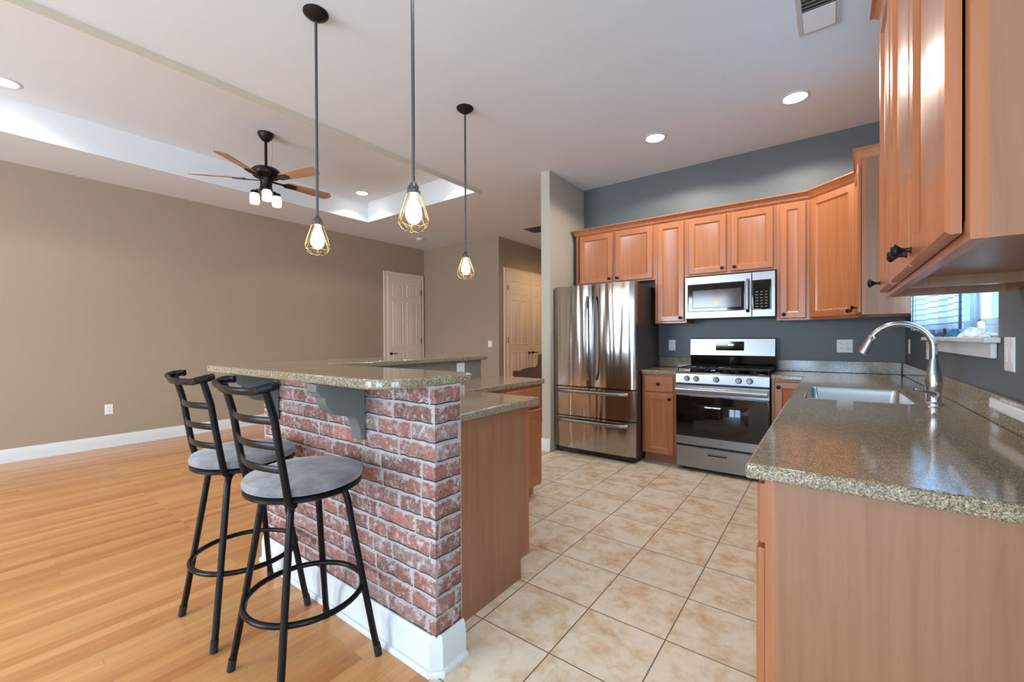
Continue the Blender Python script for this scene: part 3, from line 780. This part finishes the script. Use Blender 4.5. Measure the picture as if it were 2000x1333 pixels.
MB().box(-rw+.004, rw-.004, L(4.628), L(4.695), .912, 1.05).build('backguard', M['blackglass'], rg, smooth=0)
bgd = MB().prism([(L(4.70), 1.05), (L(4.618), 1.05), (L(4.632), 1.215), (L(4.645), 1.222), (L(4.70), 1.222)], -rw, rw-.006, 'x').build('backguard_panel', M['steel'], rg, smooth=20, bevel=.002)
dp = MB().box(-.135, .115, L(4.618), L(4.64), 1.10, 1.188).build('display', M['blackglass'], bgd, bevel=.001)
MB().box(-.022, -.008, L(4.617), L(4.6185), 1.15, 1.164).box(-.002, .014, L(4.617), L(4.6185), 1.15, 1.164).box(.018, .024, L(4.617), L(4.6185), 1.15, 1.164).build('clock_glow', M['digit'], dp, smooth=0)

# ------------------------------------------------------------------ microwave
mx0, mx1, my, mz0, mz1 = -1.137, -.379, 4.355, 1.41, 1.818
mw = thing('microwave', 'stainless over the range microwave with black window', 'microwave', ((mx0+mx1)/2, 4.54, mz0))
w = (mx1-mx0)/2; h = mz1-mz0; L = lambda y: y-4.54
MB().box(-w+.003, w-.003, L(my+.03), L(YR-.001), 0, h).build('body', M['blackplastic'], mw, smooth=0)
sx = -w+.76*2*w
md = MB().panel(-w, sx-.001, .002, h-.002, L(my+.03), [(0, 0), (0, .026), (.004, .03), (.02, .03)]).build('door', M['steel'], mw, smooth=20)
gw = MB().panel(-w+.025, sx-.055, .065, h-.075, L(my)+.001, [(0, 0), (0, .003), (.003, .004), (.01, .004)]).build('door_glass', M['blackglass'], md)
MB().panel(-w+.07, sx-.085, .10, h-.135, L(my)-.003, [(0, 0), (.002, .0008), (.006, .0008)]).build('window_screen', M['meshglass'], gw)
MB().tube([(sx-.032, L(my)-.002, .05), (sx-.032, L(my)-.035, .075), (sx-.032, L(my)-.04, h/2), (sx-.032, L(my)-.035, h-.085), (sx-.032, L(my)-.002, h-.06)], [(.008, .013)]*5, 12, flat=(0, 1, 0)).build('handle', M['steel'], md)
mp = MB().panel(sx+.001, w, .002, h-.002, L(my+.03), [(0, 0), (0, .026), (.004, .03), (.02, .03)]).build('control_panel', M['steel'], mw, smooth=20)
kb = MB().panel(sx+.004, w-.03, .065, h-.075, L(my)+.001, [(0, 0), (0, .003), (.003, .004), (.01, .004)]).build('keypad', M['blackglass'], mp)
ky = MB()
for i in range(3):
    for j in range(6): ky.box(sx+.03+i*.036, sx+.05+i*.036, L(my)-.0045, L(my)-.0028, .09+j*.026, .1+j*.026)
ky.build('keys', plain('dim_key_print', lin(52,60,62), .3), kb, smooth=0)

# ------------------------------------------------------------------ bar stools
def stool(label, loc):
    t = thing('bar_stool', label, 'stool', loc, 0, 'bar stools at the brick half wall')
    MB().lathe([(.05, .676), (.195, .676), (.203, .682), (.203, .69), (.195, .697), (.02, .697)], seg=40).build('seat_ring', M['blackmetal'], t)
    MB().lathe([(.19, .698), (.202, .704), (.206, .716), (.200, .730), (.17, .741), (.10, .747), (.001, .749)], seg=44).build('seat', M['fabric'], t)
    MB().lathe([(.06, .652), (.075, .655), (.075, .675)], seg=20).build('swivel_plate', M['blackmetal'], t)
    for a in (45, 135, 225, 315):
        c, s = math.cos(math.radians(a)), math.sin(math.radians(a))
        rz = [(.05, .660), (.105, .660), (.130, .655), (.146, .640), (.154, .615), (.17, .52), (.213, .275), (.247, .09), (.262, .018)]
        lg = MB().tube([(r*c, r*s, z) for r, z in rz], .0125, 12).build('leg', M['blackmetal'], t)
        MB().tube([(.2575*c, .2575*s, .045), (.265*c, .265*s, .001)], .0142, 12).build('foot_cap', M['rubber'], lg)
    MB().tube([(.203*math.cos(2*PI*k/40), .203*math.sin(2*PI*k/40), .275) for k in range(40)], .0105, 10, closed=True).build('foot_ring', M['blackmetal'], t)
    pz = [(-.115, .665), (-.135, .69), (-.15, .76), (-.166, .86), (-.182, .97), (-.205, 1.058), (-.212, 1.07)]
    for sx in (-.165, .165):
        MB().tube([(sx*(.93 if z < .7 else 1), y, z) for y, z in pz], [(.0125, .0125)]*7, 10).build('back_post', M['blackmetal'], t)
    def yz(z):
        for (y0, z0), (y1, z1) in zip(pz, pz[1:]):
            if z0 <= z <= z1: return y0+(y1-y0)*(z-z0)/(z1-z0)
        return pz[-1][0]
    for z in (.80, .88, .965):
        n = 12; pts = [(-.165+.33*k/n, yz(z)-.035*math.sin(PI*k/n), z) for k in range(n+1)]
        MB().tube(pts, [(.0125, .0035)]*(n+1), 10, flat=(0, 0, 1)).build('back_slat', M['blackmetal'], t)
    pts = [(-.165, -.175, 1.083), (-.188, -.183, 1.083), (-.196, -.205, 1.08), (-.18, -.235, 1.072)] + [(-.165+.33*k/10, -.212-.04*math.sin(PI*k/10)-.01, 1.064) for k in range(1, 10)] + [(.18, -.235, 1.072), (.196, -.205, 1.08), (.188, -.183, 1.083), (.165, -.175, 1.083)]
    MB().tube(pts, [(.014, .008)]*len(pts), 10, flat=(0, 0, 1)).build('top_rail', M['blackmetal'], t)
    return t
st = stool('black metal bar stool with gray round seat, nearer the brick corner', (-1.592, .812, 0))
st2 = copy_tree(st); st2.location = (-2.122, .808, 0); st2['label'] = 'black metal bar stool with gray round seat, farther from the brick corner'

# ------------------------------------------------------------------ pendants
def pendant(label, loc):
    """loc at ceiling"""
    t = thing('pendant_lamp', label, 'pendant lamp', loc, 0, 'pendant lamps over the bar')
    MB().lathe([(.066, 0), (.066, -.008), (.052, -.022), (.03, -.036), (.014, -.046), (.0085, -.05)], seg=28).build('canopy', M['bronze'], t)
    MB().lathe([(.0075, -.045), (.0075, -1.14)], seg=10).build('rod', M['graymetal'], t)
    MB().lathe([(.009, -1.128), (.013, -1.134), (.024, -1.148), (.028, -1.160), (.028, -1.178), (.026, -1.18), (.02, -1.18)], seg=24).build('socket', M['graymetal'], t)
    MB().lathe([(.013, -1.18), (.017, -1.20), (.029, -1.23), (.036, -1.262), (.033, -1.288), (.019, -1.306), (.002, -1.311)], seg=20).build('bulb', M['bulb'], t)
    cg = MB(); prof = [(.027, -1.170), (.036, -1.20), (.052, -1.245), (.066, -1.29), (.068, -1.305), (.058, -1.325), (.042, -1.338)]
    for k in range(6):
        a = 2*PI*k/6; cg.tube([(r*math.cos(a+.12*i), r*math.sin(a+.12*i), z) for i, (r, z) in enumerate(prof)], .0012, 6)
        cg.tube([(r*math.cos(a-.12*i), r*math.sin(a-.12*i), z) for i, (r, z) in enumerate(prof)], .0012, 6)
    for r, z in ((.028, -1.172), (.067, -1.30), (.043, -1.337)):
        cg.tube([(r*math.cos(2*PI*k/28), r*math.sin(2*PI*k/28), z+.004*math.cos(8*2*PI*k/28)*(r > .03)) for k in range(28)], .0014, 6, closed=True)
    cg.build('cage', M['goldwire'], t)
    return t
p1 = pendant('caged pendant lamp hanging left over the corner of the bar', (-2.285, 1.246, H))
for lb, lc in (('nearest caged pendant lamp, its rod running out of the top of view', (-1.462, 1.236, H)), ('farthest caged pendant lamp, hanging before the far taupe wall', (-2.296, 2.462, H))):
    c = copy_tree(p1); c.location = lc; c['label'] = lb

# ------------------------------------------------------------------ ceiling fan
fn = thing('ceiling_fan', 'bronze ceiling fan with brown blades and three lit jar shades', 'ceiling fan', (-4.64, 1.987, TZ))
MB().lathe([(.075, 0), (.075, -.015), (.06, -.045), (.035, -.075), (.018, -.085)], seg=28).build('canopy', M['bronze'], fn)
MB().lathe([(.0135, -.08), (.0135, -.36)], seg=12).build('downrod', M['bronze'], fn)
MB().lathe([(.02, -.33), (.05, -.345), (.11, -.365), (.135, -.39), (.135, -.42), (.115, -.45), (.07, -.465), (.055, -.5), (.055, -.56), (.03, -.575)], seg=32).build('motor', M['bronze'], fn)
for k in range(5):
    a = math.radians(96-8-72*k)
    bl = MB(); n = 9; top = []; 
    out = [(.20, -.035), (.23, -.05), (.62, -.068), (.655, -.06), (.685, -.02), (.685, .02), (.655, .06), (.62, .068), (.23, .05), (.20, .035)]
    bl.loft([[(x, y, -.004+.0) for x, y in out], [(x, y, .004) for x, y in out]])
    b_ = bl.build('blade', M['blade_wood'], fn); b_.rotation_euler = (math.radians(-14), 0, a); b_.location = (0, 0, -.475)
    ir = MB().loft([[(x, y, -.014) for x, y in [(.06, -.012), (.16, -.012), (.20, -.04), (.29, -.03), (.31, 0), (.29, .03), (.20, .04), (.16, .012), (.06, .012)]], [(x, y, -.006) for x, y in [(.06, -.012), (.16, -.012), (.20, -.04), (.29, -.03), (.31, 0), (.29, .03), (.20, .04), (.16, .012), (.06, .012)]]])
    ir.build('blade_iron', M['bronze'], b_)
MB().lathe([(.03, -.56), (.06, -.57), (.062, -.60), (.03, -.615)], seg=20).build('light_kit', M['bronze'], fn)
for k in range(3):
    a = math.radians(100+120*k); cx, cy = .115*math.cos(a), .115*math.sin(a)
    arm = MB().tube([(.04*math.cos(a), .04*math.sin(a), -.59), (.09*math.cos(a), .09*math.sin(a), -.575), (cx, cy, -.59)], .008, 8).lathe([(.03, -.585), (.036, -.592), (.036, -.615)], (cx, cy, 0), 18).build('lamp_arm', M['bronze'], fn)
    MB().lathe([(.034, -.613), (.040, -.622), (.045, -.638), (.046, -.70), (.040, -.722), (.01, -.727)], (cx, cy, 0), 20).build('jar_shade', M['jar'], arm)
MB().tube([(.05, .02, -.4), (.09, .03, -.2), (.06, .03, -.07)], .0012, 5).build('safety_cable', M['goldwire'], fn)

# ------------------------------------------------------------------ recessed lights, vents, detector
def spot(loc, power, col=(1, .93, .82), size=150, blend=.7):
    d = bpy.data.lights.new('recessed lamp', 'SPOT'); d.energy = power; d.color = col; d.spot_size = math.radians(size); d.spot_blend = blend; d.shadow_soft_size = .06
    o = bpy.data.objects.new('recessed lamp', d); COL.objects.link(o); o.location = loc; return o
def can(label, x, y, z, power, group='recessed ceiling lights', size=150, blend=.7):
    t = thing('recessed_light', label, 'recessed light', (x, y, z), 0, group)
    MB().lathe([(.078, 0), (.098, 0), (.098, -.004), (.08, -.008), (.076, -.004)], seg=32).build('trim_ring', M['white'], t)
    MB().lathe([(.077, -.001), (.076, -.004), (.05, -.0055), (.001, -.006)], seg=28).build('lens', M['led'], t)
    spot((x, y, z-.03), power, size=size, blend=blend)
    return t
can('lit recessed light at the right of the kitchen ceiling near the wall cabinets', -.208, 3.865, H, 44, size=158, blend=.22)
can('lit recessed light in the kitchen ceiling above the range side', -1.265, 3.87, H, 44, size=158, blend=.22)
can('added unseen recessed light in the kitchen ceiling above the near right counter', -.2, 1.55, H, 16, size=110)  # out of view, added to brighten the granite top
can('added unseen recessed light in the kitchen ceiling above the island end', -1.3, 1.2, H, 12, size=110)  # extra warm fill for island and floor, added above the frame
can('lit recessed light at the far end of the tray ceiling', -5.42, 3.63, TZ, 22, size=125, blend=.3)
can('lit recessed light at the left edge of view in the tray ceiling', -5.40, .30, TZ, 34)
can('recessed light in the tray ceiling by its near far corner', -3.72, 3.63, TZ, 22, size=125, blend=.3)
can('added unseen recessed light in the tray ceiling by its kitchen side edge', -3.72, .3, TZ, 20, size=125, blend=.3)  # hidden by the tray edge, added to complete the layout and its wash
hl = can('lit recessed light in the hallway ceiling behind the stub wall', -3.6, 6.9, H, 0.001)
spot((-3.6, 6.9, H-.04), 48, (1, .66, .34), 165)
def vent(label, x0, x1, y0, y1, z, m, nsl, cat='ceiling vent', panel=None):
    t = thing('ceiling_vent', label, cat, ((x0+x1)/2, (y0+y1)/2, z)); hx, hy = (x1-x0)/2, (y1-y0)/2; b = .022
    MB().box(-hx, hx, -hy, -hy+b, -.008, 0).box(-hx, hx, hy-b, hy, -.008, 0).box(-hx, -hx+b, -hy+b, hy-b, -.008, 0).box(hx-b, hx, -hy+b, hy-b, -.008, 0).build('frame', M[m], t, smooth=0)
    MB().box(-hx+b, hx-b, -hy+b, hy-b, -.001, 0).build('backing', M['ventdark'], t, smooth=0)
    s = MB()
    for k in range(nsl):
        y = -hy+b+(2*hy-2*b)*(k+.5)/nsl; s.add([(-hx+b, y-.006, -.008), (hx-b, y-.006, -.008), (hx-b, y+.004, -.001), (-hx+b, y+.004, -.001), (-hx+b, y-.005, -.009), (hx-b, y-.005, -.009), (hx-b, y+.005, -.002), (-hx+b, y+.005, -.002)], [(0,1,2,3),(7,6,5,4),(0,4,5,1),(1,5,6,2),(2,6,7,3),(3,7,4,0)])
    s.build('slats', M[m], t, smooth=0); return t
v1 = vent('white ceiling vent with half open grille at the top right', -.145, .052, 2.62, 3.10, H, 'ventframe', 14)
MB().box(-.075, .075, .02, .215, -.0125, -.0095).build('damper_panel', M['plastic'], v1, smooth=0)
vent('gray ceiling vent over the hallway beside the stub wall', -4.06, -3.70, 5.74, 6.08, H, 'ventgray', 9)
sd = thing('smoke_detector', 'round white smoke detector on the far ceiling above the door', 'smoke detector', (-5.93, 5.15, H))
MB().lathe([(.065, 0), (.065, -.02), (.055, -.03), (.02, -.034), (.001, -.034)], seg=28).build('housing', M['plastic'], sd)

# ------------------------------------------------------------------ curtain and things on the sill
A_ = Vector((.405, 3.585, 0)); B_ = Vector((.478, 2.70, 0)); cl = (B_-A_).length
cu = thing('curtain', 'white plaid curtain hanging over the kitchen window', 'curtain', A_, math.atan2(B_.y-A_.y, B_.x-A_.x))
n = 120; zt, zb = 2.12, 1.262; V = []; Fc = []
for j in range(13):
    for i in range(n+1):
        u = i/n; fl = j/12
        y = (.018*math.sin(u*44)+.008*math.sin(u*17+1.3))*(1.1-.4*fl)
        z = zb+(zt-zb)*fl
        if j == 0: z += .010*math.sin(u*9)+.007*math.sin(u*37)
        V.append((u*cl, y, z))
for j in range(12):
    for i in range(n):
        q = j*(n+1)+i; Fc.append((q, q+1, q+n+2, q+n+1))
fp = MB().add(V, Fc).build('fabric_panel', M['plaid'], cu)
sm = fp.modifiers.new('thickness', 'SOLIDIFY'); sm.thickness = .0012
MB().tube([(-.02, 0, 2.13), (cl+.01, 0, 2.13)], .007, 10).build('rod', M['white'], cu)
def lump(name, label, cat, c, rx, ry_, rz_, m, seed):
    random.seed(seed); mb = MB(); rings = []; N, K = 9, 22
    ph = [random.uniform(0, 6.28) for _ in range(6)]
    for j in range(N):
        th = PI*j/(N-1)*.5+.0; rr = math.cos(th); hh = math.sin(th)
        ring = []
        for k in range(K):
            a = 2*PI*k/K; f = 1+.22*math.sin(3*a+ph[0]+j*.5)+.14*math.sin(7*a+ph[1])+.08*math.sin(11*a+ph[2]-j)
            ring.append((rx*max(rr, .03)*f*math.cos(a), ry_*max(rr, .03)*f*math.sin(a), rz_*hh*(1+.25*math.sin(2*a+ph[3])+.15*math.sin(5*a+ph[4]))))
        rings.append(ring)
    o = mb.loft(rings).build(name, M[m], smooth=60); o.location = c; return tag(o, label, cat)
SZ = WZ0+.0005
lump('crumpled_cloth', 'crumpled white cloth on the window sill beside the faucet', 'cloth', (XW+.005, 2.72, SZ), .03, .11, .034, 'cloth', 3)
lump('crumpled_cloth', 'blue crumpled cloth on the window sill behind the faucet arch', 'cloth', (XW+.005, 3.02, SZ), .028, .12, .04, 'clothblue', 5)
lump('crumpled_cloth', 'flat pale cloth on the right end of the window sill', 'cloth', (XW+.0, 2.455, SZ), .032, .07, .016, 'cloth', 9)
tb = MB(); d0 = Vector((XW+.01, 2.60, SZ+.056)); d1 = Vector((XW-.02, 2.43, SZ+.026))
rl = tb.tube([d0, d1], .011, 14).build('paper_roll', M['cloth']); tag(rl, 'white rolled tube lying on cloth at the right of the window sill', 'roll')

# ------------------------------------------------------------------ dark wooden furniture in the hall
sb = thing('wooden_bench', 'dark red brown wooden bench with curved side in the hall behind the far counter', 'bench', (-3.45, 5.2, 0))
sp = [(-.42, .62), (-.42, .735), (-.30, .74), (-.22, .775), (-.12, .80), (.0, .81), (.03, .86), (.04, 1.0), (.12, 1.0), (.14, .86), (.14, .62)]
MB().prism(sp, -.02, .02, 'y').build('side_panel', M['darkwood'], sb, bevel=.006)
MB().prism([(x, z) for x, z in sp], .50, .54, 'y').build('side_panel', M['darkwood'], sb, bevel=.006)
MB().box(-.40, .12, .02, .50, .44, .48).build('seat', M['darkwood'], sb, bevel=.006)
MB().box(.08, .12, .02, .50, .48, .98).build('backrest', M['darkwood'], sb, bevel=.006)
for x in (-.40, .08):
    for y in (-.022, .50): MB().box(x, x+.045, y, y+.045, 0, .64).build('leg', M['darkwood'], sb, bevel=.004)
